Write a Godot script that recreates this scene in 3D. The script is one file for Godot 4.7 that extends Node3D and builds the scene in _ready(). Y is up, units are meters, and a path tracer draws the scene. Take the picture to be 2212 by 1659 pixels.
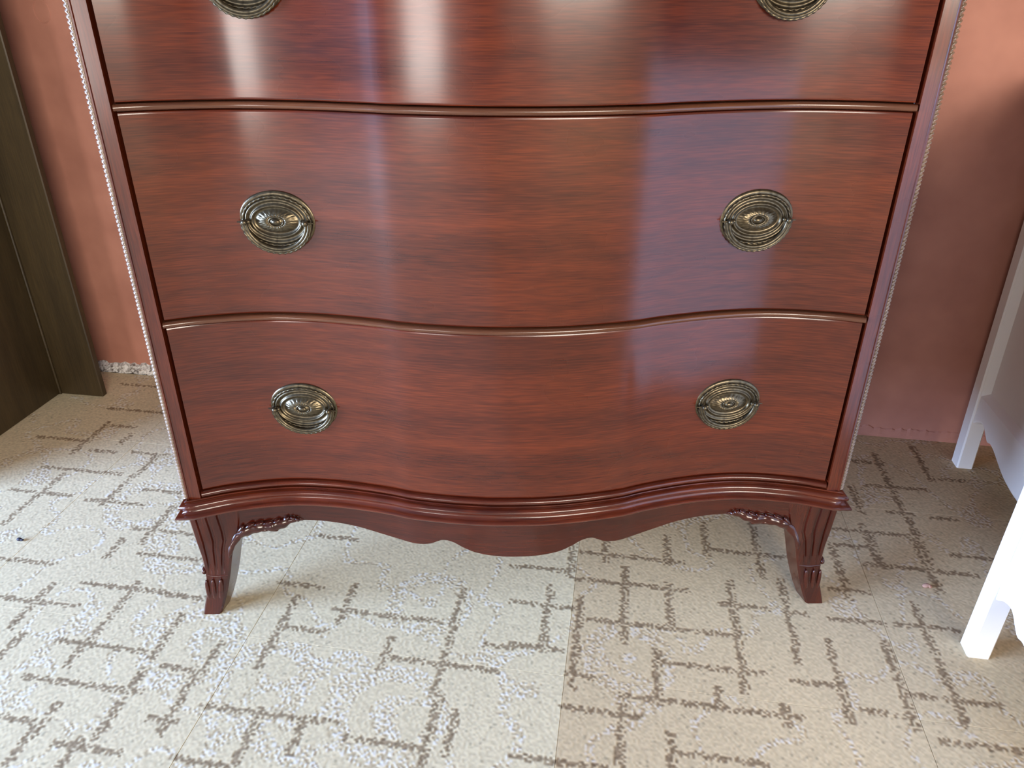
extends Node3D

# Room frame: the wall, the carpet tiles, the dark cabinet and the white nightstands share axes u (along the wall)
# and v (away from the wall); the chest of drawers stands turned by ROOM against them. Metres, y up.
const ROOM := deg_to_rad(10.2)
const CELL := 0.003                 # one carpet loop
const CARPET := Vector2(2.046, 1.278)
const CARPET_FROM := Vector2(-1.1, -0.72)
const TILE := 0.462

var rng := RandomNumberGenerator.new()
var M := {}


func _ready() -> void:
	# ---- camera, sky, large lights, exposure
	var cam := Camera3D.new()
	cam.name = "camera"
	cam.fov = rad_to_deg(2.0 * atan(829.5 / 1640.0))
	cam.position = Vector3(-0.0355, 0.8441, 0.8754)
	cam.rotation = Vector3(deg_to_rad(-27.922), deg_to_rad(-1.779), deg_to_rad(0.273))
	cam.near = 0.02
	add_child(cam)
	cam.current = true
	var env := Environment.new()
	env.tonemap_mode = Environment.TONE_MAPPER_LINEAR
	env.tonemap_exposure = 1.0
	env.background_mode = Environment.BG_SKY
	var sky := Sky.new()
	var air := ProceduralSkyMaterial.new()
	air.sky_top_color = Color(0.45, 0.6, 0.9)
	air.sky_horizon_color = Color(0.8, 0.87, 0.95)
	air.ground_horizon_color = Color(0.6, 0.6, 0.58)
	air.ground_bottom_color = Color(0.4, 0.4, 0.38)
	sky.sky_material = air
	env.sky = sky
	env.background_energy_multiplier = 0.6
	env.sdfgi_enabled = true
	env.ssao_enabled = true
	env.ssil_enabled = true
	var we := WorldEnvironment.new()
	we.name = "environment"
	we.environment = env
	add_child(we)
	area("daylight_left", Vector3(-3.23, 0.83, 1.7), Vector3(1, 0, 0), Vector2(2.3, 1.55), Color(0.66, 0.775, 0.965), 71.0)
	area("daylight_front_right", Vector3(2.65, 1.75, 4.93), Vector3(0, 0, -1), Vector2(2.6, 1.7), Color(1.0, 0.955, 0.89), 36.0)
	area("daylight_front_left", Vector3(-1.35, 0.6, 4.93), Vector3(0, 0, -1), Vector2(0.7, 1.0), Color(1.0, 0.96, 0.93), 4.2)

	materials()
	setting()
	chest()
	dark_cabinet()
	white_stand(Vector3(0.806, 0, -0.5255), 0.045, 0.0, "white painted nightstand standing in shade against the wall, right of the mahogany chest")
	white_stand(Vector3(0.648, 0, -0.0204), -0.02, 0.02, "brightly lit white painted nightstand nearest the camera at the right edge")
	small_bits()


# ------------------------------------------------------------------ placing and naming
func room_point(p: Vector3) -> Vector3:
	return Vector3(p.x * cos(ROOM) - p.z * sin(ROOM), p.y, p.x * sin(ROOM) + p.z * cos(ROOM))


func area(called: String, at: Vector3, facing: Vector3, size: Vector2, tint: Color, energy: float) -> void:
	var l := AreaLight3D.new()
	l.name = called
	l.area_size = size
	l.light_color = tint
	l.light_energy = energy
	l.shadow_enabled = true
	l.area_range = 12.0
	l.area_attenuation = 2.0
	var z := -room_point(facing)
	var up := Vector3.UP if absf(z.y) < 0.9 else room_point(Vector3(0, 0, 1))
	var x := up.cross(z).normalized()
	l.transform = Transform3D(Basis(x, z.cross(x), z), room_point(at))
	add_child(l)


func thing(called: String, label: String, category: String, at := Vector3.ZERO, turn := 0.0, group := "") -> Node3D:
	var o := Node3D.new()
	o.name = called
	add_child(o, true)
	o.position = at
	o.rotation.y = turn
	tag(o, label, category, group)
	return o


func tag(o: Node, label: String, category: String, group := "") -> void:
	o.set_meta("label", label)
	o.set_meta("category", category)
	if group:
		o.set_meta("group", group)


func put(called: String, mesh: Mesh, m: Material, parent: Node, at := Transform3D.IDENTITY) -> MeshInstance3D:
	var o := MeshInstance3D.new()
	o.name = called
	o.mesh = mesh
	o.material_override = m
	o.transform = at
	parent.add_child(o, true)
	return o


func struct(called: String, mesh: Mesh, m: Material, at := Transform3D.IDENTITY) -> MeshInstance3D:
	var o := put(called, mesh, m, self, Transform3D(Basis(Vector3.UP, -ROOM), Vector3.ZERO) * at)
	o.set_meta("kind", "structure")
	return o


# ------------------------------------------------------------------ mesh helpers
func start() -> SurfaceTool:
	var st := SurfaceTool.new()
	st.begin(Mesh.PRIMITIVE_TRIANGLES)
	return st


func done(st: SurfaceTool) -> ArrayMesh:
	st.generate_normals()
	return st.commit()


func vert(st: SurfaceTool, p: Vector3, uv: Vector2, g: int) -> void:
	st.set_smooth_group(g)
	st.set_uv(uv)
	st.add_vertex(p)


# corners run counter-clockwise as seen from outside
func quad(st: SurfaceTool, a: Vector3, b: Vector3, c: Vector3, d: Vector3, g := -1, ua := Vector2.ZERO, ub := Vector2.ZERO, uc := Vector2.ZERO, ud := Vector2.ZERO) -> void:
	for t in [[a, ua], [c, uc], [b, ub]]:
		vert(st, t[0], t[1], g)
	for t in [[a, ua], [d, ud], [c, uc]]:
		vert(st, t[0], t[1], g)


# rows of points; outside is on the side of (along a row) x (towards the next row)
func strips(st: SurfaceTool, rows: Array, g := 0, uvs: Array = [], close := false) -> void:
	for i in rows.size() - 1:
		var p: PackedVector3Array = rows[i]
		var q: PackedVector3Array = rows[i + 1]
		var n := p.size()
		for j in (n if close else n - 1):
			var k := (j + 1) % n
			if uvs:
				var pu: PackedVector2Array = uvs[i]
				var qu: PackedVector2Array = uvs[i + 1]
				quad(st, p[j], p[k], q[k], q[j], g, pu[j], pu[k], qu[k], qu[j])
			else:
				quad(st, p[j], p[k], q[k], q[j], g, Vector2(p[j].x, p[j].y), Vector2(p[k].x, p[k].y), Vector2(q[k].x, q[k].y), Vector2(q[j].x, q[j].y))


# a box from lo to hi with chamfered edges; grain = the axis along which the wood runs
func box(st: SurfaceTool, lo: Vector3, hi: Vector3, ch := 0.002, grain := 0) -> void:
	var c := (lo + hi) / 2
	var h := (hi - lo) / 2
	ch = minf(ch, minf(h.x, minf(h.y, h.z)) * 0.9)
	for ax in 3:
		var b := (ax + 1) % 3
		var d := (ax + 2) % 3
		for s in [-1.0, 1.0]:
			var p: Array[Vector3] = []
			for t in [[-1, -1], [1, -1], [1, 1], [-1, 1]]:
				var v := Vector3.ZERO
				v[ax] = s * h[ax]
				v[b] = t[0] * (h[b] - ch)
				v[d] = t[1] * (h[d] - ch)
				p.append(v + c)
			if s < 0:
				p.reverse()
			quad(st, p[0], p[1], p[2], p[3], -1, wood_uv(p[0], ax, grain), wood_uv(p[1], ax, grain), wood_uv(p[2], ax, grain), wood_uv(p[3], ax, grain))
		# edges along this axis
		for sb in [-1.0, 1.0]:
			for sd in [-1.0, 1.0]:
				var e: Array[Vector3] = []
				for t in [[-1, 0], [1, 0], [1, 1], [-1, 1]]:
					var v := Vector3.ZERO
					v[ax] = t[0] * (h[ax] - ch)
					v[b] = sb * (h[b] - (ch if t[1] else 0.0))
					v[d] = sd * (h[d] - (0.0 if t[1] else ch))
					e.append(v + c)
				if sb * sd > 0:
					e.reverse()
				e.reverse()
				var out := Vector3.ZERO
				out[b] = sb
				out[d] = sd
				if (e[1] - e[0]).cross(e[2] - e[0]).dot(out) < 0:
					e.reverse()
				quad(st, e[0], e[1], e[2], e[3], -1, wood_uv(e[0], b, grain), wood_uv(e[1], b, grain), wood_uv(e[2], b, grain), wood_uv(e[3], b, grain))
	for sx in [-1.0, 1.0]:
		for sy in [-1.0, 1.0]:
			for sz in [-1.0, 1.0]:
				var s := Vector3(sx, sy, sz)
				var t := [c + s * (h - Vector3(0, ch, ch)), c + s * (h - Vector3(ch, 0, ch)), c + s * (h - Vector3(ch, ch, 0))]
				if sx * sy * sz < 0:
					t.reverse()
				vert(st, t[0], Vector2.ZERO, -1)
				vert(st, t[2], Vector2.ZERO, -1)
				vert(st, t[1], Vector2.ZERO, -1)


func wood_uv(p: Vector3, across: int, grain: int) -> Vector2:
	var other := 0
	for a in 3:
		if a != across and a != grain:
			other = a
	return Vector2(p[grain], p[other])


func one_box(lo: Vector3, hi: Vector3, ch := 0.002, grain := 0) -> ArrayMesh:
	var st := start()
	box(st, lo, hi, ch, grain)
	return done(st)


# a profile (outward, up) swept along a path on the floor plan; each run between sharp corners is smooth
func sweep(st: SurfaceTool, path: PackedVector3Array, outs: PackedVector3Array, profile: PackedVector2Array, ends := true) -> void:
	var group := 1
	for k in profile.size() - 1:
		if k > 0:
			var a := profile[k] - profile[k - 1]
			var b := profile[k + 1] - profile[k]
			if absf(a.angle_to(b)) > 0.6:
				group += 1
		var lo := PackedVector3Array()
		var hi := PackedVector3Array()
		var ul := PackedVector2Array()
		var uh := PackedVector2Array()
		var s := 0.0
		for i in path.size():
			if i:
				s += path[i].distance_to(path[i - 1])
			lo.append(path[i] + outs[i] * profile[k].x + Vector3.UP * profile[k].y)
			hi.append(path[i] + outs[i] * profile[k + 1].x + Vector3.UP * profile[k + 1].y)
			ul.append(Vector2(s, profile[k].y + profile[k].x))
			uh.append(Vector2(s, profile[k + 1].y + profile[k + 1].x))
		strips(st, [lo, hi], group, [ul, uh])
	if ends:
		for e in [0, path.size() - 1]:
			var tri := Geometry2D.triangulate_polygon(profile)
			for j in range(0, tri.size(), 3):
				var t: Array[Vector3] = []
				for q in 3:
					var pr := profile[tri[j + q]]
					t.append(path[e] + outs[e] * pr.x + Vector3.UP * pr.y)
				var away: Vector3 = path[e] - path[1 if e == 0 else e - 1]
				if (t[1] - t[0]).cross(t[2] - t[0]).dot(away) > 0:
					t.reverse()
				for q in t:
					vert(st, q, Vector2(q.x, q.y), -1)


# a tube along a path; radius as a function of (share of the length, angle, length in metres)
func tube(st: SurfaceTool, path: PackedVector3Array, radius: Callable, sides := 10, closed := false, g := 0) -> void:
	var rows := []
	var n := path.size()
	var run := 0.0
	var ref := Vector3.ZERO
	for i in n:
		var a := path[(i - 1 + n) % n] if closed or i > 0 else path[i]
		var b := path[(i + 1) % n] if closed or i < n - 1 else path[i]
		var t := (b - a).normalized()
		if i == 0:
			ref = t.cross(Vector3(0.31, 0.2, 1.0)).normalized()
		ref = (ref - t * ref.dot(t)).normalized()
		var other := t.cross(ref)
		if i:
			run += path[i].distance_to(path[i - 1])
		var ring := PackedVector3Array()
		for j in sides:
			var ang := TAU * j / sides
			var rad: float = radius.call(float(i) / (n - 1), ang, run)
			ring.append(path[i] + (ref * cos(ang) + other * sin(ang)) * rad)
		rows.append(ring)
	if closed:
		rows.append(rows[0])
	strips(st, rows, g, [], true)


func blob(st: SurfaceTool, at: Vector3, radii: Vector3, turn := 0.0, g := 0, n := 12, m := 8) -> void:
	var rows := []
	var b := Basis(Vector3(0, 0, 1), turn)
	for i in m + 1:
		var la := -PI / 2 + PI * i / m
		var ring := PackedVector3Array()
		for j in n:
			var lo := TAU * j / n
			ring.append(at + b * (Vector3(cos(la) * cos(lo), cos(la) * sin(lo), sin(la)) * radii))
		rows.append(ring)
	strips(st, rows, g, [], true)


# ------------------------------------------------------------------ materials
func mat(color: Color, rough: float, metal := 0.0) -> StandardMaterial3D:
	var m := StandardMaterial3D.new()
	m.albedo_color = color
	m.roughness = rough
	m.metallic = metal
	return m


func noise_tex(freq: float, ramp: Array, size := 512, seed_value := 1, octaves := 4, bump := 0.0) -> NoiseTexture2D:
	var n := FastNoiseLite.new()
	n.seed = seed_value
	n.frequency = freq
	n.fractal_octaves = octaves
	var t := NoiseTexture2D.new()
	t.width = size
	t.height = size
	t.seamless = true
	t.noise = n
	if bump > 0.0:
		t.as_normal_map = true
		t.bump_strength = bump
	else:
		var g := Gradient.new()
		g.offsets = PackedFloat32Array()
		g.colors = PackedColorArray()
		var offs := PackedFloat32Array()
		var cols := PackedColorArray()
		for r in ramp:
			offs.append(r[0])
			cols.append(r[1])
		g.offsets = offs
		g.colors = cols
		t.color_ramp = g
	return t


func wood_texture(dark: Color, light: Color, streak: float) -> ImageTexture:
	# horizontal grain: long soft figure, fine pores
	var w := 1024
	var h := 512
	var fig := FastNoiseLite.new()
	fig.seed = 7
	fig.frequency = 0.004
	fig.fractal_octaves = 3
	var pore := FastNoiseLite.new()
	pore.seed = 11
	pore.frequency = 0.02
	pore.fractal_octaves = 2
	var data := PackedByteArray()
	data.resize(w * h * 3)
	var at := 0
	for y in h:
		for x in w:
			var a := absf(x / float(w) * 2.0 - 1.0) * w * 0.5      # mirrored, so that it repeats without a seam
			var b := absf(y / float(h) * 2.0 - 1.0) * h * 0.5
			var f := fig.get_noise_2d(a * 0.4, b * 4.5) * 0.34 + 0.5
			var p := pore.get_noise_2d(a * 0.8, b * 50.0)
			var v := clampf(f + p * streak, 0.0, 1.0)
			data[at] = int(255.0 * lerpf(dark.r, light.r, v))
			data[at + 1] = int(255.0 * lerpf(dark.g, light.g, v))
			data[at + 2] = int(255.0 * lerpf(dark.b, light.b, v))
			at += 3
	var im := Image.create_from_data(w, h, false, Image.FORMAT_RGB8, data)
	im.generate_mipmaps()
	return ImageTexture.create_from_image(im)


func materials() -> void:
	rng.seed = 20190613
	var grain := wood_texture(Color(0.20, 0.062, 0.034), Color(0.40, 0.158, 0.066), 0.42)
	var smudge := noise_tex(0.006, [[0.0, Color(0.55, 0.55, 0.55)], [0.5, Color(0.8, 0.8, 0.8)], [1.0, Color(1, 1, 1)]], 512, 5, 4)
	var wood := mat(Color.WHITE, 0.36)
	wood.albedo_texture = grain
	wood.uv1_scale = Vector3(1.15, 2.3, 1)
	wood.roughness_texture = smudge
	wood.clearcoat_enabled = true
	wood.metallic_specular = 0.3
	wood.clearcoat = 0.9
	wood.clearcoat_roughness = 0.17
	M.wood = wood
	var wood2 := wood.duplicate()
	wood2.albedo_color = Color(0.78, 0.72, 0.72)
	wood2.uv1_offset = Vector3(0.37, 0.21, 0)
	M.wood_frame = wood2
	var edge := wood.duplicate()
	edge.albedo_texture = wood_texture(Color(0.26, 0.14, 0.085), Color(0.42, 0.25, 0.15), 0.3)
	edge.roughness = 0.3
	M.wood_edge = edge
	var rope := wood2.duplicate()
	rope.albedo_color = Color(1, 1, 1)
	rope.albedo_texture = wood_texture(Color(0.38, 0.3, 0.24), Color(0.6, 0.52, 0.45), 0.3)
	rope.roughness = 0.35
	M.rope = rope
	M.brass = mat(Color(0.44, 0.405, 0.335), 0.30, 0.85)
	M.brass.albedo_texture = noise_tex(0.03, [[0.0, Color(0.55, 0.52, 0.5)], [0.55, Color(0.85, 0.83, 0.8)], [1.0, Color(1, 0.98, 0.92)]], 256, 3, 4)
	M.brass.uv1_triplanar = true
	M.brass.uv1_scale = Vector3.ONE * 18.0
	var paint := mat(Color(0.745, 0.52, 0.445), 0.6)
	paint.metallic_specular = 0.35
	paint.albedo_texture = noise_tex(0.012, [[0.0, Color(0.9, 0.88, 0.88)], [1.0, Color(1, 1, 1)]], 512, 9, 4)
	paint.uv1_triplanar = true
	paint.uv1_scale = Vector3.ONE * 1.3
	paint.normal_enabled = true
	paint.normal_texture = noise_tex(0.02, [], 512, 12, 3, 2.0)
	paint.normal_scale = 0.25
	M.paint = paint
	M.plaster = mat(Color(0.9, 0.89, 0.88), 0.9)
	M.plaster.albedo_texture = noise_tex(0.05, [[0.0, Color(0.35, 0.33, 0.33)], [0.36, Color(0.6, 0.57, 0.55)], [0.44, Color(1, 1, 1)], [1.0, Color(1, 1, 1)]], 256, 21, 4)
	M.plaster.uv1_triplanar = true
	M.plaster.uv1_scale = Vector3.ONE * 7.0
	M.ceiling = mat(Color(0.36, 0.34, 0.31), 0.9)
	M.other_wall = mat(Color(0.28, 0.22, 0.17), 0.7)
	M.white = mat(Color(0.91, 0.88, 0.845), 0.4)
	M.white.normal_enabled = true
	M.white.normal_texture = noise_tex(0.02, [], 256, 31, 3, 1.5)
	M.white.uv1_triplanar = true
	M.white.uv1_scale = Vector3.ONE * 5.0
	M.white.normal_scale = 0.15
	var oak := mat(Color.WHITE, 0.4)
	oak.albedo_texture = wood_texture(Color(0.16, 0.125, 0.07), Color(0.29, 0.235, 0.14), 0.3)
	oak.uv1_scale = Vector3(0.8, 1.6, 1)
	M.dark = oak
	M.frame = mat(Color(0.7, 0.7, 0.7), 0.4)
	M.frame_dark = mat(Color(0.2, 0.19, 0.18), 0.4)
	var glass := mat(Color(0.9, 0.95, 0.97, 0.08), 0.02)
	glass.transparency = BaseMaterial3D.TRANSPARENCY_ALPHA
	M.glass = glass
	M.lint = mat(Color(0.72, 0.55, 0.47), 0.9)
	M.speck = mat(Color(0.12, 0.12, 0.2), 0.6)
	carpet_material()


func carpet_material() -> void:
	# One value per yarn loop: plain cream pile, bands of mixed light and dark loops, taupe lines; then enlarged to soft loops.
	var w := int(round(CARPET.x / CELL))
	var h := int(round(CARPET.y / CELL))
	var lines := Image.create_empty(w, h, false, Image.FORMAT_L8)
	var along := [-74, -688, -576, 31, -855, -757, -14, -636, -532, 64, -685, -549, 67, -546, -481, 111, -789, -662, 179, -642, -494, 245, -645, -475, 249, -381, -199, 57, -270, -107, 103, -331, -270, 137, -158, -10, 200, -468, -407, 280, -438, -401, 267, -178, -76, 90, -32, 7, 17, -380, -310, 327, -380, -304, 332, -536, -452, 308, -630, -582, -104, -356, -291, -81, -18, 76, -65, 88, 259, -44, 311, 379, -41, 417, 437, 18, 104, 337, 84, 220, 355, 90, 395, 449, 150, 163, 395, 182, 87, 187, 128, 89, 124, -38, 471, 546, -41, 567, 651, -171, 308, 428, -130, 91, 255, -103, 485, 542, -215, 508, 549, -173, 554, 714, -218, 703, 770, 84, 6, 76, 1, -7, 86, 91, 551, 661, 126, 480, 528, 161, 565, 658, 227, 227, 338, 262, 32, 145, -260, 517, 590, -489, 611, 667, -407, 616, 721, -448, 761, 805, -218, 520, 568, -261, 553, 645, -171, 653, 722, -319, 703, 742, -326, 631, 672, -452, -988, -857, -319, -1055, -941, -289, -916, -861, -297, -829, -757, -221, -970, -806, -143, -979, -852, -138, -818, -709, -183, -730, -661, -562, -1027, -938, -385, -931, -881]
	var away := [-650, -117, -44, -684, -44, 0, -597, 50, 165, -600, 170, 217, -731, 73, 164, -494, 103, 181, -490, 208, 319, -506, 319, 355, -415, 198, 296, -336, 40, 182, -408, 146, 196, -301, 244, 319, -256, 2, 82, -241, 250, 297, -83, -13, 186, -76, 186, 288, -50, 207, 268, -168, 100, 152, -571, 278, 317, -574, 317, 363, -702, 176, 216, 300, -241, -159, 382, -253, -118, 232, -198, -126, 132, -164, -117, 165, -105, 51, 98, -25, 148, 233, -77, 8, 328, -97, 121, 411, -114, 52, 509, -203, -87, 580, -264, -172, 653, -250, -124, 606, -92, 6, 458, 6, 141, 539, -1, 143, 606, 23, 130, 212, 65, 153, 294, 119, 151, 378, 132, 160, 164, 167, 253, 228, 200, 249, 77, -162, -75, 50, -44, 85, 659, -526, -322, 742, -561, -444, 583, -397, -317, 576, -280, -183, 513, -205, -125, 661, -313, -192, 655, -173, -126, -947, -398, -273, -870, -363, -327, -772, -288, -224, -777, -224, -131, -911, -205, -141, -914, -141, -49, -650, -141, -88]
	var hs := PackedInt32Array(along)
	var vs := PackedInt32Array(away)
	# the same network goes on under the chest and out of the frame
	for k in 150:
		var eu := rng.randi_range(-1090, 930)
		var ev := rng.randi_range(-710, 550)
		if (ev > 400) or (ev < -290 and eu > -480 and eu < 400):
			if k % 2:
				hs.append_array(PackedInt32Array([ev, eu, eu + rng.randi_range(60, 130)]))
			elif ev < -290 or ev > 410:
				vs.append_array(PackedInt32Array([eu, ev, ev + rng.randi_range(50, 100)]))
	for soft in 2:
		for pass_no in 2:
			var a := hs if pass_no == 0 else vs
			for i in range(0, a.size(), 3):
				var length := int((a[i + 2] - a[i + 1]) * 0.001 / CELL) + 2 + 2 * (1 - soft)
				var thick := (5 if soft == 0 else 2) - (1 if pass_no == 0 and soft == 0 else 0)
				var org := Vector2(a[i + 1], a[i]) if pass_no == 0 else Vector2(a[i], a[i + 1])
				var p := (org * 0.001 - CARPET_FROM) / CELL
				var back := 2 - soft
				var tone := Color.from_hsv(0, 0, 0.46 if soft == 0 else 0.9)
				if pass_no == 0:
					lines.fill_rect(Rect2i(int(p.x) - 1, int(p.y) - back, length, thick), tone)
				else:
					lines.fill_rect(Rect2i(int(p.x) - back, int(p.y) - 1, thick, length), tone)
	var band := FastNoiseLite.new()
	band.seed = 41
	band.frequency = 0.016
	band.fractal_octaves = 2
	var rings := [[-448, 156, 62], [-136, 224, 66], [171, 84, 55], [-320, 199, 60], [-131, 20, 55], [-560, -60, 70], [-700, -140, 60]]
	var color := PackedByteArray()
	color.resize(w * h * 3)
	var height := PackedByteArray()
	height.resize(w * h)
	var cream := Vector3(0.845, 0.79, 0.655)
	var pale := Vector3(0.88, 0.865, 0.82)
	var taupe := Vector3(0.67, 0.60, 0.485)
	var brown := Vector3(0.52, 0.45, 0.345)
	var mask := lines.get_data()
	for y in h:
		for x in w:
			var k := y * w + x
			var r := rng.randf()
			var c := cream * (0.94 + 0.11 * r)
			var up := 0.55 + 0.16 * r
			var mixed := absf(band.get_noise_2d(x, y)) < 0.075
			if not mixed:
				var mm := Vector2(x, y) * CELL * 1000.0 + CARPET_FROM * 1000.0
				for q in rings:
					var d := Vector2(q[0], q[1]).distance_to(mm)
					if absf(d - q[2]) < 13.0 or d < 12.0:
						mixed = true
			if mask[k] > 0:
				var r2 := rng.randf()
				if r2 < mask[k] / 255.0 * 0.82:
					c = taupe.lerp(brown, r)
					up = 0.3 + 0.35 * r2
			elif mixed:
				var r2 := rng.randf()
				if r2 < 0.30:
					c = taupe.lerp(cream, 0.25 + r * 0.6)
					up = 0.34 + 0.12 * r
				elif r2 < 0.60:
					c = pale.lerp(cream, r * 0.5)
					up = 0.68 + 0.2 * r
			elif r > 0.985:
				c = c * 0.8
			color[k * 3] = int(clampf(c.x, 0, 1) * 255)
			color[k * 3 + 1] = int(clampf(c.y, 0, 1) * 255)
			color[k * 3 + 2] = int(clampf(c.z, 0, 1) * 255)
			height[k] = int(clampf(up, 0, 1) * 255)
	var ci := Image.create_from_data(w, h, false, Image.FORMAT_RGB8, color)
	ci.resize(w * 3, h * 3, Image.INTERPOLATE_CUBIC)
	var hi := Image.create_from_data(w, h, false, Image.FORMAT_L8, height)
	hi.resize(w * 3, h * 3, Image.INTERPOLATE_CUBIC)
	var m := mat(Color.WHITE, 0.95)
	m.albedo_texture = ImageTexture.create_from_image(ci)
	m.heightmap_enabled = true
	m.heightmap_texture = ImageTexture.create_from_image(hi)
	m.heightmap_scale = 0.12
	M.carpet = m
	M.carpet_browner = m.duplicate()     # tiles of another dye lot, to the right of the seam
	M.carpet_browner.albedo_color = Color(0.935, 0.895, 0.86)


# ------------------------------------------------------------------ the room
const U0 := -3.3
const U1 := 4.5
const V0 := -0.615
const V1 := 5.0
const TOP := 2.8

func wall_with_hole(lo: Vector3, hi: Vector3, axis: int, a0: float, a1: float, y0: float, y1: float) -> ArrayMesh:
	var st := start()
	var m := hi
	m[axis] = a0
	box(st, lo, m, 0.001)
	var n := lo
	n[axis] = a1
	box(st, n, hi, 0.001)
	var p := lo
	var q := hi
	p[axis] = a0
	q[axis] = a1
	box(st, p, Vector3(q.x, y0, q.z), 0.001)
	box(st, Vector3(p.x, y1, p.z), q, 0.001)
	return done(st)


func window_frame(called: String, axis: int, at: float, a0: float, a1: float, y0: float, y1: float, bars: int) -> void:
	var w := Node3D.new()
	w.name = called
	add_child(w, true)
	w.rotation.y = -ROOM
	w.set_meta("kind", "structure")
	var st := start()
	var t := 0.05
	var piece := func(b0: float, b1: float, c0: float, c1: float, thick: float, tool: SurfaceTool) -> void:
		var lo := Vector3(at - thick, c0, b0) if axis == 2 else Vector3(b0, c0, at - thick)
		var hi := Vector3(at + thick, c1, b1) if axis == 2 else Vector3(b1, c1, at + thick)
		box(tool, lo, hi, 0.003)
	piece.call(a0, a1, y0, y0 + t, 0.03, st)
	piece.call(a0, a1, y1 - t, y1, 0.03, st)
	for k in bars + 1:
		var x := lerpf(a0 + t / 2, a1 - t / 2, float(k) / bars)
		piece.call(x - t / 2, x + t / 2, y0 + t, y1 - t, 0.028, st)
	put("window_frame", done(st), M.frame, w)
	for k in bars:
		var x0 := lerpf(a0 + t / 2, a1 - t / 2, float(k) / bars) + t / 2
		var x1 := lerpf(a0 + t / 2, a1 - t / 2, float(k + 1) / bars) - t / 2
		var g := start()
		piece.call(x0, x1, y0 + t, y1 - t, 0.002, g)
		put("pane", done(g), M.glass, w)


func setting() -> void:
	# floor: a slab with carpet tiles laid on it, their seams showing as fine lines
	var floor_slab := struct("floor", one_box(Vector3(U0 - 0.1, -0.1, V0 - 0.1), Vector3(U1 + 0.1, -0.004, V1 + 0.1), 0.001), M.other_wall)
	var u := 0.086 - TILE * 6
	while u < U1:
		var v := V0
		var v_next := 0.13 - TILE * 2 + TILE
		while v < V1:
			var a := Vector2(maxf(u, U0), v)
			var b := Vector2(minf(u + TILE, U1), minf(v_next, V1))
			if b.x - a.x > 0.01 and b.y - a.y > 0.01:
				put("carpet_tile", carpet_tile(a, b), M.carpet if u < 0.08 else M.carpet_browner, floor_slab)
			v = v_next
			v_next += TILE
		u += TILE
	struct("ceiling", one_box(Vector3(U0 - 0.1, TOP, V0 - 0.1), Vector3(U1 + 0.1, TOP + 0.1, V1 + 0.1), 0.001), M.ceiling)
	var back := struct("wall_back", one_box(Vector3(U0 - 0.1, -0.004, V0 - 0.1), Vector3(U1 + 0.1, TOP, V0), 0.001), M.paint, Transform3D(Basis(Vector3.UP, deg_to_rad(-1.0)), Vector3(0, 0, 0.004)))
	struct("wall_right", one_box(Vector3(U1, -0.004, V0), Vector3(U1 + 0.1, TOP, V1), 0.001), M.other_wall)
	struct("wall_left", wall_with_hole(Vector3(U0 - 0.1, -0.004, V0), Vector3(U0, TOP, V1), 2, 0.5, 2.9, 0.03, 1.65), M.other_wall)
	var front := start()
	for p in [[U0, -1.75, -0.004, TOP + 0.1], [-1.75, -0.95, -0.004, 0.05], [-1.75, -0.95, 1.15, TOP + 0.1], [-0.95, 1.3, -0.004, TOP + 0.1], [1.3, 4.0, -0.004, 0.85], [1.3, 4.0, 2.65, TOP + 0.1], [4.0, U1, -0.004, TOP + 0.1]]:
		box(front, Vector3(p[0], p[2], V1), Vector3(p[1], p[3], V1 + 0.1), 0.001)
	struct("wall_front", done(front), M.other_wall)
	window_frame("window_1", 2, U0 - 0.03, 0.5, 2.9, 0.03, 1.65, 3)
	window_frame("window_2", 0, V1 + 0.03, -1.75, -0.95, 0.05, 1.15, 1)
	window_frame("window_3", 0, V1 + 0.03, 1.3, 4.0, 0.85, 2.65, 3)
	# broken plaster edge along the foot of the wall, painted over towards the right
	for s in [[-3.29, -0.55, true], [-0.55, 2.6, false]]:
		var st := start()
		var rows := []
		var n := int((s[1] - s[0]) / 0.006)
		var ragged := FastNoiseLite.new()
		ragged.seed = 77
		ragged.frequency = 0.25
		for i in 7:
			var row := PackedVector3Array()
			for j in n + 1:
				var x: float = s[0] + (s[1] - s[0]) * j / n
				var t := i / 6.0
				var e := ragged.get_noise_2d(j, i * 3.0) * (1.0 if s[2] else 0.2)
				var y := -0.002 + t * (0.026 + 0.010 * ragged.get_noise_2d(j, 90))
				var z := V0 + 0.001 + (0.010 * (1.0 - t * t) + 0.009 * e * (1.0 if i < 6 else 0.0)) * (1.0 if s[2] else 0.3)
				if i == 6:
					z = V0 - 0.002
				row.append(Vector3(x, y, z))
			rows.append(row)
		strips(st, rows, -1)
		var strip := put("broken_plaster_edge" if s[2] else "painted_edge", done(st), M.plaster if s[2] else M.paint, back)
		if s[2]:
			strip.set_meta("label", "chipped white plaster along the foot of the wall")
	# an oval ring of old glue under the paint, beside the cabinet
	var ring := start()
	var path := PackedVector3Array()
	for k in 40:
		var a := TAU * k / 40
		path.append(Vector3(-1.045 + cos(a) * 0.017, 0.790 + sin(a) * 0.022, V0))
	tube(ring, path, func(_t: float, a: float, _s: float) -> float: return 0.0011 + 0.0004 * sin(a * 2), 6, true)
	put("glue_ring", done(ring), M.paint, back)


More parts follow.
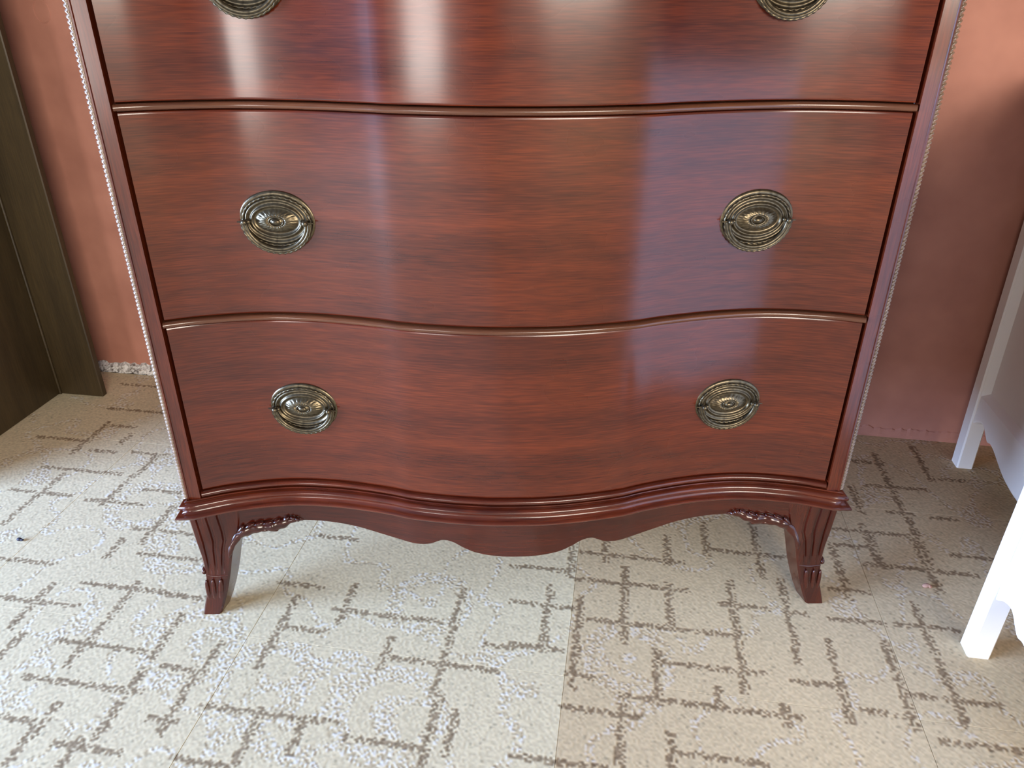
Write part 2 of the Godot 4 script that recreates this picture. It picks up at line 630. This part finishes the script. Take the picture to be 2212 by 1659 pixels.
func carpet_tile(a: Vector2, b: Vector2) -> ArrayMesh:
	var st := start()
	var e := 0.0005
	var f := func(p: Vector2, y: float) -> Vector3: return Vector3(p.x, y, p.y)
	var uv := func(p: Vector2) -> Vector2: return (p - CARPET_FROM) / CARPET
	var o := [a, Vector2(a.x, b.y), b, Vector2(b.x, a.y)]
	var i := [a + Vector2(e, e), Vector2(a.x + e, b.y - e), b - Vector2(e, e), Vector2(b.x - e, a.y + e)]
	quad(st, f.call(i[0], 0.0), f.call(i[1], 0.0), f.call(i[2], 0.0), f.call(i[3], 0.0), -1, uv.call(i[0]), uv.call(i[1]), uv.call(i[2]), uv.call(i[3]))
	for k in 4:
		var l := (k + 1) % 4
		quad(st, f.call(o[k], -0.0010), f.call(o[l], -0.0010), f.call(i[l], 0.0), f.call(i[k], 0.0), -1, uv.call(o[k]), uv.call(o[l]), uv.call(i[l]), uv.call(i[k]))
	return done(st)


# ------------------------------------------------------------------ the chest of drawers
const HALF := 0.4416            # half the width of a drawer
const DRAWER := 0.25525
const BEAD0 := 0.2113           # height of the lowest bead
const FOOT_TOP := 0.178

func curve_at(knots: Array, x: float) -> float:
	# smooth curve through [x, value] knots
	var k := 0
	while k < knots.size() - 2 and x > knots[k + 1][0]:
		k += 1
	var a: Array = knots[k]
	var b: Array = knots[k + 1]
	var before: Array = knots[maxi(k - 1, 0)]
	var after: Array = knots[mini(k + 2, knots.size() - 1)]
	var t := clampf((x - a[0]) / (b[0] - a[0]), 0.0, 1.0)
	return cubic_interpolate_between(a[1], b[1], before[1], after[1], t, b[0] - a[0], before[0] - a[0], after[0] - a[0])


var bow_knots := [[-0.04, 0.0275], [0.0, 0.0285], [0.04, 0.0275], [0.09, 0.0215], [0.145, 0.0105], [0.174, 0.0005], [0.21, -0.0095], [0.245, -0.0175], [0.28, -0.0228], [0.311, -0.0250], [0.335, -0.0243], [0.36, -0.0215], [0.408, -0.0115], [0.4416, 0.0], [0.475, 0.0115]]
var hem_knots := [[-0.03, 0.1140], [0.0, 0.1126], [0.03, 0.1140], [0.06, 0.1192], [0.078, 0.1270], [0.091, 0.1345], [0.1, 0.1372]]
var hem_knots_2 := [[0.1, 0.1372], [0.108, 0.1368], [0.115, 0.1335], [0.124, 0.1285], [0.135, 0.1255], [0.149, 0.1244], [0.17, 0.1258], [0.2, 0.1306], [0.23, 0.1362], [0.27, 0.1408], [0.31, 0.1425], [0.34, 0.1415], [0.37, 0.138], [0.42, 0.128]]

func cubic_interpolate_between(a: float, b: float, pre: float, post: float, t: float, to_t: float, pre_t: float, post_t: float) -> float:
	var s := t * to_t
	var m0 := (b - pre) / (to_t - pre_t) if pre_t < 0.0 else (b - a) / to_t
	var m1 := (post - a) / post_t if post_t > to_t else (b - a) / to_t
	var u := s / to_t
	return a * (2 * u * u * u - 3 * u * u + 1) + m0 * to_t * (u * u * u - 2 * u * u + u) + b * (-2 * u * u * u + 3 * u * u) + m1 * to_t * (u * u * u - u * u)


func bow(x: float) -> float:
	return curve_at(bow_knots, absf(x))


func hem(x: float) -> float:
	return curve_at(hem_knots if absf(x) < 0.1 else hem_knots_2, absf(x))


func bow_path(x0: float, x1: float, n: int, y: float, off := 0.0) -> Array:
	var p := PackedVector3Array()
	var o := PackedVector3Array()
	for i in n + 1:
		var x := lerpf(x0, x1, float(i) / n)
		var slope := (bow(x + 0.001) - bow(x - 0.001)) / 0.002
		var out := Vector3(-slope, 0, 1).normalized()
		p.append(Vector3(x, y, bow(x)) + out * off)
		o.append(out)
	return [p, o]


func chest() -> void:
	var c := thing("chest_of_drawers", "dark red mahogany serpentine-front chest of drawers with oval brass handles on splayed legs", "chest of drawers")
	var top := BEAD0 + DRAWER * 4 + 0.012
	# case: back, sides, and the dark inside behind the drawer fronts
	var st := start()
	box(st, Vector3(-0.4585, FOOT_TOP + 0.01, -0.455), Vector3(-0.4425, top, -0.012), 0.001, 1)
	box(st, Vector3(0.4425, FOOT_TOP + 0.01, -0.455), Vector3(0.4585, top, -0.012), 0.001, 1)
	box(st, Vector3(-0.4425, FOOT_TOP + 0.01, -0.455), Vector3(0.4425, top, -0.445), 0.001, 0)
	box(st, Vector3(-0.4425, FOOT_TOP + 0.012, -0.445), Vector3(0.4425, FOOT_TOP + 0.026, -0.045), 0.001, 0)
	for k in 4:
		var y := BEAD0 + DRAWER * (k + 1)
		box(st, Vector3(-0.4425, y - 0.006, -0.445), Vector3(0.4425, y + 0.006, -0.048), 0.001, 0)
	put("case", done(st), M.wood_frame, c)
	for s in [-1.0, 1.0]:
		# stile with a thin fillet at its outer edge
		st = start()
		var xs := [0.4432, 0.4580, 0.4584, 0.4602, 0.4606]
		var zs := [0.0, 0.0012, 0.0030, 0.0030, -0.004]
		var rows := []
		var uvs := []
		for y in [BEAD0 - 0.009, top]:
			var row := PackedVector3Array([Vector3(s * 0.4432, y, -0.045)])
			var uv := PackedVector2Array([Vector2(y, 0)])
			for k in 5:
				row.append(Vector3(s * xs[k], y, zs[k]))
				uv.append(Vector2(y, xs[k] + s))
			row.append(Vector3(s * 0.4606, y, -0.045))
			uv.append(Vector2(y, 0.5))
			if s < 0:
				row.reverse()
				uv.reverse()
			rows.append(row)
			uvs.append(uv)
		strips(st, rows, -1, uvs)
		put("stile", done(st), M.wood, c)
		# twisted rope moulding on the corner
		st = start()
		var line := PackedVector3Array()
		for i in 800:
			line.append(Vector3(s * 0.4640, lerpf(BEAD0 - 0.009, top, i / 799.0), -0.0035))
		tube(st, line, func(_t: float, a: float, l: float) -> float: return 0.0031 + 0.0014 * cos(2.0 * a - s * TAU * l / 0.0052), 10)
		put("rope_moulding", done(st), M.rope, c)
	# drawers, each front with its bead along the lower edge
	for k in 4:
		var y0 := BEAD0 + DRAWER * k + 0.0048
		var y1 := BEAD0 + DRAWER * (k + 1) - 0.0052
		var prof := PackedVector2Array([Vector2(-0.02, y0), Vector2(-0.002, y0), Vector2(-0.0006, y0 + 0.0006), Vector2(0, y0 + 0.002), Vector2(0, y0 + 0.003)])
		for q in 4:
			prof.append(Vector2(0, lerpf(y0 + 0.003, y1 - 0.003, (q + 1) / 4.0)))
		prof.append(Vector2(0, y1 - 0.002))
		prof.append(Vector2(-0.0006, y1 - 0.0006))
		prof.append(Vector2(-0.002, y1))
		prof.append(Vector2(-0.02, y1))
		st = start()
		var bp := bow_path(-HALF + 0.0036, HALF - 0.0036, 120, 0.0, -0.0014)
		sweep(st, bp[0], bp[1], prof)
		var d := put("drawer", done(st), M["wood"].duplicate(), c)
		d.material_override.uv1_offset = Vector3(0.13 * k, 0.31 * k, 0)
		st = start()
		var bead := PackedVector2Array([Vector2(-0.015, -0.0036)])
		for q in 9:
			var a := -PI / 2 + PI * q / 8
			bead.append(Vector2(0.0012 + 0.0036 * cos(a), 0.0036 * sin(a)))
		bead.append(Vector2(-0.015, 0.0036))
		bp = bow_path(-HALF + 0.001, HALF - 0.001, 120, BEAD0 + DRAWER * k)
		sweep(st, bp[0], bp[1], bead)
		put("cock_bead", done(st), M.wood if k == 0 else M.wood_edge, d)
	# base moulding, round the front and both sides
	var mould := PackedVector2Array([Vector2(-0.03, 0.2036), Vector2(-0.0020, 0.2036), Vector2(0.0006, 0.2034), Vector2(0.0012, 0.2026), Vector2(0.0008, 0.2014), Vector2(0.0004, 0.2010)])
	for q in 9:
		var a := lerpf(PI * 0.47, -PI * 0.36, q / 8.0)
		mould.append(Vector2(0.0015 + 0.0068 * cos(a), 0.1960 + 0.0048 * sin(a)))
	mould.append_array(PackedVector2Array([Vector2(0.0042, 0.1905), Vector2(0.0044, 0.1884), Vector2(0.0058, 0.1862), Vector2(0.0088, 0.1846), Vector2(0.0124, 0.1838), Vector2(0.0136, 0.1826), Vector2(0.0138, 0.1812), Vector2(0.0130, 0.1797), Vector2(0.0112, 0.1788), Vector2(0.0100, 0.1772), Vector2(-0.03, 0.1772)]))
	mould.reverse()
	var ends := bow_path(-0.4625, 0.4625, 130, 0.0)
	var path := PackedVector3Array([Vector3(-0.4625, 0, -0.455)])
	var outs := PackedVector3Array([Vector3(-1, 0, 0)])
	path.append_array(ends[0])
	outs.append_array(ends[1])
	outs[1] = Vector3(-1, 0, 0.85)
	outs[outs.size() - 1] = Vector3(1, 0, 0.85)
	path.append(Vector3(0.4625, 0, -0.455))
	outs.append(Vector3(1, 0, 0))
	st = start()
	sweep(st, path, outs, mould)
	put("base_moulding", done(st), M.wood, c)
	# scalloped apron following the bow
	st = start()
	var n := 420
	var front := [PackedVector3Array(), PackedVector3Array(), PackedVector3Array(), PackedVector3Array(), PackedVector3Array()]
	for i in n + 1:
		var x := lerpf(-0.42, 0.42, float(i) / n)
		var z := bow(x) - 0.001
		var y := hem(x)
		front[0].append(Vector3(x, y, z - 0.018))
		front[1].append(Vector3(x, y, z - 0.0008))
		front[2].append(Vector3(x, y + 0.0008, z))
		front[3].append(Vector3(x, FOOT_TOP + 0.004, z))
		front[4].append(Vector3(x, FOOT_TOP + 0.004, z - 0.018))
	for k in 4:
		strips(st, [front[k], front[k + 1]], 1 + k)
	strips(st, [front[4], front[0]], 6)
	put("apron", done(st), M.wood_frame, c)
	for s in [-1.0, 1.0]:
		put("side_rail", one_box(Vector3(s * 0.452 - 0.008, 0.16, -0.43), Vector3(s * 0.452 + 0.008, FOOT_TOP + 0.003, -0.03), 0.002), M.wood_frame, c)
		bracket(c, s)
		leg(c, s, 1.0)
		leg(c, s, -1.0)
	put("top_board", one_box(Vector3(-0.485, top, -0.46), Vector3(0.485, top + 0.024, 0.045), 0.006), M.wood, c)
	# handles
	var parts := handle_meshes()
	for k in 4:
		for s in [-1.0, 1.0]:
			var x: float = s * 0.2885
			var y: float = [0.3352, 0.5908, 0.8478, 1.1030][k]
			var slope := (bow(x + 0.004) - bow(x - 0.004)) / 0.008
			var h := Node3D.new()
			h.name = "handle"
			c.add_child(h, true)
			h.transform = Transform3D(Basis(Vector3.UP, -atan(slope)), Vector3(x, y, bow(x) - 0.0012))
			for p in parts:
				put(p[0], p[1], M.brass, h)


func bracket(c: Node3D, s: float) -> void:
	# carved leaf that grows from the leg along the hem of the apron
	var st := start()
	var spine := [[0.4215, 0.096], [0.4165, 0.115], [0.4085, 0.1270], [0.398, 0.1335], [0.385, 0.1372], [0.371, 0.1382], [0.357, 0.1372], [0.344, 0.1400], [0.333, 0.1445], [0.322, 0.1462], [0.3135, 0.1440]]
	var thick := [0.0010, 0.0052, 0.0076, 0.0090, 0.0090, 0.0084, 0.0104, 0.0084, 0.0062, 0.0050, 0.0018]
	var pts := PackedVector3Array()
	for i in 55:
		var t := i / 54.0 * 10.0
		var k := mini(int(t), 9)
		var f := t - k
		var x: float = lerpf(spine[k][0], spine[k + 1][0], f)
		var y: float = lerpf(spine[k][1], spine[k + 1][1], f)
		pts.append(Vector3(s * x, y, lerpf(bow(x) - 0.002, 0.0, smoothstep(0.128, 0.1, y))))
	tube(st, pts, func(t: float, a: float, _l: float) -> float:
		var q := t * 10.0
		var k := mini(int(q), 9)
		return lerpf(thick[k], thick[k + 1], q - k) * (1.0 + 0.07 * sin(t * 46.0) + 0.06 * cos(3.0 * a + t * 20.0)), 14)
	var leaves := [[0.402, 0.1385, 0.010, 0.003, -0.9], [0.390, 0.1432, 0.010, 0.0028, -0.5], [0.377, 0.1450, 0.009, 0.0028, -0.3], [0.364, 0.1448, 0.009, 0.003, -0.2], [0.352, 0.1455, 0.008, 0.0028, -0.5], [0.357, 0.1325, 0.008, 0.0046, 0.3], [0.337, 0.1492, 0.006, 0.0030, -0.6], [0.327, 0.1496, 0.0045, 0.0030, 0.5], [0.321, 0.1470, 0.0045, 0.0028, 0.9], [0.372, 0.1338, 0.010, 0.0034, 0.1]]
	var g := 2
	for l in leaves:
		blob(st, Vector3(s * l[0], l[1], bow(l[0]) + 0.0012), Vector3(l[2], l[3], 0.0045), s * l[4], g)
		g += 1
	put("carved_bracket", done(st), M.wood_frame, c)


func leg(c: Node3D, s: float, front: float) -> void:
	# square tapering leg with a forward splay; the front pair is fluted down to a carved foot
	var ys := [0.182, 0.165, 0.150, 0.138, 0.125, 0.112, 0.100, 0.085, 0.072, 0.060, 0.045, 0.030, 0.015, 0.0]
	var xo := [0.4665, 0.4655, 0.4645, 0.4638, 0.4630, 0.4622, 0.4616, 0.4612, 0.4612, 0.4615, 0.4625, 0.4645, 0.4685, 0.4720]
	var xi := [0.398, 0.399, 0.401, 0.404, 0.4085, 0.4135, 0.4170, 0.4208, 0.4236, 0.4265, 0.4303, 0.4345, 0.4395, 0.4455]
	var zf := [0.004, 0.0035, 0.003, 0.0025, 0.002, 0.0015, 0.001, 0.001, 0.0015, 0.003, 0.0055, 0.0085, 0.0115, 0.0145]
	var zb := [-0.040, -0.040, -0.039, -0.038, -0.037, -0.036, -0.036, -0.035, -0.034, -0.033, -0.030, -0.026, -0.020, -0.012]
	var rows := []
	for i in ys.size():
		var row := PackedVector3Array()
		var w: float = minf(xo[i] - xi[i], 0.055)
		var deep := 0.0026 * clampf((ys[i] - 0.066) / 0.02, 0.0, 1.0) if front > 0 else 0.0
		row.append(Vector3(xo[i], ys[i], zb[i]))
		row.append(Vector3(xo[i], ys[i], zf[i] - 0.002))
		row.append(Vector3(xo[i] - 0.0018, ys[i], zf[i]))
		for g in [0.20, 0.45, 0.70]:
			var x: float = xo[i] - w * g
			row.append(Vector3(x + 0.0026, ys[i], zf[i]))
			row.append(Vector3(x + 0.0012, ys[i], zf[i] - deep))
			row.append(Vector3(x - 0.0012, ys[i], zf[i] - deep))
			row.append(Vector3(x - 0.0026, ys[i], zf[i]))
		row.append(Vector3(xi[i] + 0.003, ys[i], zf[i]))
		row.append(Vector3(xi[i], ys[i], zf[i] - 0.003))
		row.append(Vector3(xi[i] - 0.005, ys[i], zb[i]))
		if front > 0:
			var flush := smoothstep(0.100, 0.138, ys[i])
			for k in range(1, row.size() - 1):
				row[k].z += flush * (minf(bow(row[k].x), 0.002) + 0.0008 - zf[i])
		for k in row.size():
			row[k].x *= s
		rows.append(row)
	var st := start()
	var cols: int = rows[0].size()
	for j in cols:
		var k := (j + 1) % cols
		var a := PackedVector3Array()
		var b := PackedVector3Array()
		var ua := PackedVector2Array()
		var ub := PackedVector2Array()
		for i in rows.size():
			a.append(rows[i][j])
			b.append(rows[i][k])
			ua.append(Vector2(rows[i][j].y, rows[i][j].x + rows[i][j].z))
			ub.append(Vector2(rows[i][k].y, rows[i][k].x + rows[i][k].z))
		if s > 0:
			strips(st, [b, a], 1 + j, [ub, ua])
		else:
			strips(st, [a, b], 1 + j, [ua, ub])
	var bottom: PackedVector3Array = rows[rows.size() - 1]
	for j in range(1, cols - 1):
		var t := [bottom[0], bottom[j], bottom[j + 1]]
		if (t[1] - t[0]).cross(t[2] - t[0]).y < 0:
			t.reverse()
		for p in t:
			vert(st, p, Vector2(p.x, p.z), -1)
	var at := Transform3D.IDENTITY if front > 0 else Transform3D(Basis.from_scale(Vector3(1, 1, -1)), Vector3(0, 0, -0.448))
	if front < 0:
		# mirrored shape for the back pair, rebuilt so that its faces still point outwards
		var turned := Transform3D(Basis(Vector3.UP, PI), Vector3(0, 0, -0.448))
		at = turned
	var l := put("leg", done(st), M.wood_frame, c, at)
	if front > 0:
		st = start()
		var dense := PackedVector3Array()
		for q in 9:
			dense.append(Vector3(s * lerpf(0.4605, 0.4275, q / 8.0), 0.0655 - 0.002 * sin(PI * q / 8.0), 0.0016))
		tube(st, dense, func(t: float, _a: float, _l: float) -> float: return 0.0022 * (0.4 + 0.6 * sin(PI * t)), 8)
		blob(st, Vector3(s * 0.4632, 0.0700, -0.005), Vector3(0.0040, 0.0060, 0.008), 0.0, 2)
		var g := 3
		for q in [[0.4605, 0.036, 0.0035, 0.0], [0.4520, 0.037, 0.0040, 0.06], [0.4420, 0.037, 0.0042, 0.14]]:
			blob(st, Vector3(s * q[0], q[1], 0.0055), Vector3(q[2], 0.024, 0.0045), s * q[3], g)
			g += 1
		put("carved_foot", done(st), M.wood_frame, l)


func handle_meshes() -> Array:
	var a0 := 0.0472
	var b0 := 0.0360
	var oval := func(off: float, z: float, n: int) -> PackedVector3Array:
		var p := PackedVector3Array()
		for k in n:
			var t := TAU * k / n
			p.append(Vector3((a0 - off) * cos(t), (b0 - off) * sin(t), z))
		return p
	# stepped oval back plate
	var st := start()
	var steps := [[0.0, 0.0], [0.0, 0.0010], [0.0006, 0.0020], [0.0020, 0.0028], [0.0048, 0.0034], [0.0052, 0.0030], [0.0082, 0.0030], [0.0086, 0.0038], [0.0100, 0.0046], [0.0114, 0.0040], [0.0122, 0.0026], [0.0140, 0.0022], [0.0152, 0.0030], [0.0164, 0.0048], [0.0176, 0.0050], [0.0186, 0.0036], [0.0192, 0.0024], [0.0215, 0.0022]]
	var rows := []
	for q in steps:
		rows.append(oval.call(q[0], q[1], 72))
	strips(st, rows, 0, [], true)
	# rope ring laid in the plate
	var rope := func(tool: SurfaceTool, path: PackedVector3Array, r: float, pitch: float, closed: bool, g: int) -> void:
		tube(tool, path, func(_t: float, a: float, l: float) -> float: return r * (0.84 + 0.26 * cos(2.0 * a + TAU * l / pitch)), 8, closed, g)
	rope.call(st, oval.call(0.0066, 0.0034, 300), 0.0017, 0.0068, true, 2)
	var plate := done(st)
	# pressed rosette in the middle: petals round an oval boss
	st = start()
	rows = []
	var a1 := a0 - 0.0212
	var b1 := b0 - 0.0212
	for i in 15:
		var t := 1.0 - i / 14.0
		var ring := PackedVector3Array()
		for k in 120:
			var an := TAU * k / 120
			var petal := absf(sin(an * 11.0))
			var z := 0.0022 + 0.0050 * (1.0 - t * t)
			z += 0.0016 * petal * smoothstep(0.98, 0.72, t) * smoothstep(0.34, 0.5, t) + 0.0008 * cos(an * 22.0) * smoothstep(0.9, 0.6, t) * smoothstep(0.3, 0.45, t)
			z -= 0.0016 * smoothstep(0.42, 0.36, t) * smoothstep(0.24, 0.32, t)
			ring.append(Vector3(a1 * t * cos(an), b1 * t * sin(an), z))
		rows.append(ring)
	strips(st, rows, 0, [], true)
	blob(st, Vector3(0, 0, 0.0064), Vector3(0.0058, 0.0036, 0.0030), 0.0, 2, 18, 10)
	var ringlet := PackedVector3Array()
	for k in 40:
		var t := TAU * k / 40
		ringlet.append(Vector3(0.0085 * cos(t), 0.0056 * sin(t), 0.0062))
	tube(st, ringlet, func(_t: float, a: float, l: float) -> float: return 0.0011, 6, true, 3)
	var rosette := done(st)
	# bail: flat half hoop hanging from the posts, rope along its outer edge
	st = start()
	var hoop := func(off: float, z: float, n: int) -> PackedVector3Array:
		var p := PackedVector3Array()
		for k in n + 1:
			var t := PI + PI * k / n
			p.append(Vector3((a0 - 0.0055 - off) * cos(t), (b0 + 0.0012 - off) * sin(t) - 0.001, z + 0.001 * sin(t)))
		return p
	tube(st, hoop.call(0.0052, 0.0075, 60), func(_t: float, a: float, _l: float) -> float: return 0.0023, 10)
	tube(st, hoop.call(0.0022, 0.0078, 60), func(_t: float, a: float, _l: float) -> float: return 0.0019, 8, false, 2)
	rope.call(st, hoop.call(0.0, 0.0072, 160), 0.0018, 0.0068, false, 3)
	var bail := done(st)
	# two posts with round knobs and a pin through each
	var out := [["backplate", plate], ["rosette", rosette], ["bail", bail]]
	for s in [-1.0, 1.0]:
		st = start()
		var stem := PackedVector3Array()
		for k in 8:
			stem.append(Vector3(s * 0.0365, 0.0002, 0.001 + 0.0105 * k / 7.0))
		tube(st, stem, func(t: float, _a: float, _l: float) -> float: return 0.0036 - 0.0014 * sin(PI * t), 12)
		blob(st, Vector3(s * 0.0365, 0.0002, 0.0120), Vector3(0.0038, 0.0036, 0.0034), 0.0, 2)
		blob(st, Vector3(s * 0.0322, 0.0006, 0.0090), Vector3(0.0030, 0.0026, 0.0028), 0.0, 3)
		tube(st, PackedVector3Array([Vector3(s * 0.036, 0, 0.0085), Vector3(s * 0.0465, -0.0004, 0.0080)]), func(t: float, _a: float, _l: float) -> float: return 0.0013 - 0.0006 * t, 8, false, 4)
		out.append(["post", done(st)])
	return out


# ------------------------------------------------------------------ the neighbours
func dark_cabinet() -> void:
	var c := thing("cabinet", "tall dark brown wooden cabinet side with wide back board, left of the chest", "cabinet", room_point(Vector3(-1.135, 0, -0.5)), -ROOM)
	var h := 1.75
	put("side_panel", one_box(Vector3(-0.022, 0.0, 0.0), Vector3(0.0, h, 0.405), 0.002, 1), M.dark, c)
	put("back_board", one_box(Vector3(-0.5, 0.0, -0.014), Vector3(0.1075, h, 0.002), 0.002, 1), M.dark, c)
	var st := start()
	var line := PackedVector3Array()
	for k in 2:
		line.append(Vector3(0.0022, 0.001 + h * 0.999 * k, 0.0035))
	tube(st, line, func(_t: float, _a: float, _l: float) -> float: return 0.0032, 8)
	put("corner_bead", done(st), M.dark, c)
	put("side_panel", one_box(Vector3(-0.5, 0.0, 0.0), Vector3(-0.478, h, 0.405), 0.002, 1), M.dark, c)
	put("front_door", one_box(Vector3(-0.477, 0.06, 0.385), Vector3(-0.023, h - 0.02, 0.405), 0.003, 1), M.dark, c)
	put("plinth", one_box(Vector3(-0.478, 0.0, 0.36), Vector3(-0.022, 0.06, 0.38), 0.002, 0), M.dark, c)
	put("top_board", one_box(Vector3(-0.51, h, -0.014), Vector3(0.01, h + 0.025, 0.42), 0.004, 0), M.dark, c)


func white_stand(at: Vector3, lean: float, lift: float, label: String) -> void:
	# origin at the foot of the corner post nearest the wall; x along the wall, z into the room
	var c := thing("nightstand", label, "nightstand", room_point(at), -ROOM, "white nightstands")
	var h := 0.70
	var deep := 0.478
	var wide := 0.42
	var post := func(x: float, z: float, slant: float) -> void:
		var st := start()
		var t := 0.03
		var rows := []
		for y in [0.0, 0.02, h]:
			var r := PackedVector3Array()
			var o := -slant * float(y)
			var e := 0.0025
			for q in [[e, 0], [t - e, 0], [t, e], [t, t - e], [t - e, t], [e, t], [0, t - e], [0, e]]:
				r.append(Vector3(x + q[0], y, z + q[1] + o))
			r.reverse()
			rows.append(r)
		strips(st, rows, -1, [], true)
		put("leg", done(st), M.white, c)
	post.call(0.0, 0.0, lean)
	post.call(wide - 0.03, 0.0, lean)
	post.call(0.0, deep - 0.03, 0.0)
	post.call(wide - 0.03, deep - 0.03, 0.0)
	# scalloped hem of the side apron, over the distance from the back post
	var knots := [[0.0, 0.098], [0.012, 0.108], [0.03, 0.115], [0.042, 0.113], [0.056, 0.103], [0.066, 0.0975], [0.078, 0.1005], [0.095, 0.0975], [0.12, 0.0880], [0.15, 0.0780], [0.185, 0.0725], [0.215, 0.0715], [0.26, 0.0725]]
	var rail := 0.158 + lift
	for side in 2:
		var x0 := 0.004 if side == 0 else wide - 0.004
		var dir := 1.0 if side == 0 else -1.0
		var st := start()
		var z0 := 0.0305
		var span := deep - 0.061
		var rows := [PackedVector3Array(), PackedVector3Array(), PackedVector3Array(), PackedVector3Array(), PackedVector3Array(), PackedVector3Array()]
		for i in 121:
			var d := span * i / 120.0
			var m := minf(d, span - d)
			var y := curve_at(knots, m) + lift * 0.6
			var z := z0 + d - lean * 0.13 * (1.0 - d / span)
			rows[0].append(Vector3(x0 + dir * 0.018, y, z))
			rows[1].append(Vector3(x0 + dir * 0.005, y, z))
			rows[2].append(Vector3(x0 + dir * 0.0015, y + 0.0016, z))
			rows[3].append(Vector3(x0, y + 0.005, z))
			rows[4].append(Vector3(x0, rail, z))
			rows[5].append(Vector3(x0 + dir * 0.018, rail, z))
		for k in 5:
			if side == 0:
				strips(st, [rows[k], rows[k + 1]], 1 + k)
			else:
				strips(st, [rows[k + 1], rows[k]], 1 + k)
		put("apron", done(st), M.white, c)
		# recessed panel with a bevel all round
		st = start()
		var y1 := h - 0.045
		var b := 0.011
		var xr := x0 + dir * 0.011
		var sl := func(y: float) -> float: return -lean * y
		var o := [Vector3(x0, rail, z0 + sl.call(rail)), Vector3(x0, rail, z0 + span), Vector3(x0, y1, z0 + span), Vector3(x0, y1, z0 + sl.call(y1))]
		var n := [Vector3(xr, rail + b, z0 + b + sl.call(rail + b)), Vector3(xr, rail + b, z0 + span - b), Vector3(xr, y1 - b, z0 + span - b), Vector3(xr, y1 - b, z0 + b + sl.call(y1 - b))]
		for k in 4:
			var l := (k + 1) % 4
			if side == 0:
				quad(st, o[k], o[l], n[l], n[k])
			else:
				quad(st, n[k], n[l], o[l], o[k])
		if side == 0:
			quad(st, n[0], n[1], n[2], n[3])
		else:
			quad(st, n[3], n[2], n[1], n[0])
		put("side_panel", done(st), M.white, c)
		put("upper_rail", one_box(Vector3(minf(x0, x0 + dir * 0.018), y1, z0 - lean * y1), Vector3(maxf(x0, x0 + dir * 0.018), h, z0 + span), 0.0015), M.white, c)
	put("back_panel", one_box(Vector3(0.03, 0.1, 0.006 - lean * 0.3), Vector3(wide - 0.03, h, 0.014 - lean * 0.3), 0.001), M.white, c)
	for k in 2:
		var y := 0.17 + k * 0.255
		var d := put("drawer", one_box(Vector3(0.032, y, deep - 0.02), Vector3(wide - 0.032, y + 0.25 + 0.015 * k, deep), 0.003), M.white, c)
		var st := start()
		blob(st, Vector3(wide / 2, y + 0.125, deep + 0.012), Vector3(0.014, 0.014, 0.012))
		put("knob", done(st), M.white, d)
	put("top_board", one_box(Vector3(-0.012, h, -0.008 - maxf(lean, 0.0) * h), Vector3(wide + 0.012, h + 0.02, deep + 0.006), 0.005), M.white, c)


func small_bits() -> void:
	var st := start()
	blob(st, Vector3(0, 0.003, 0), Vector3(0.006, 0.003, 0.004), 0.2)
	blob(st, Vector3(0.005, 0.003, 0.002), Vector3(0.004, 0.0025, 0.003), -0.5, 2)
	var a := put("lint", done(st), M.lint, self, Transform3D(Basis.IDENTITY, Vector3(0.649, 0, -0.017)))
	tag(a, "tiny pinkish scrap of lint on the carpet between chest and bright nightstand", "lint")
	st = start()
	blob(st, Vector3(0, 0.003, 0), Vector3(0.0045, 0.003, 0.003))
	blob(st, Vector3(0.005, 0.0025, 0.001), Vector3(0.003, 0.002, 0.002), 0.0, 2)
	var b := put("crumb", done(st), M.speck, self, Transform3D(Basis.IDENTITY, Vector3(-0.84, 0, -0.165)))
	tag(b, "tiny dark speck on the bright carpet at the left", "crumb")
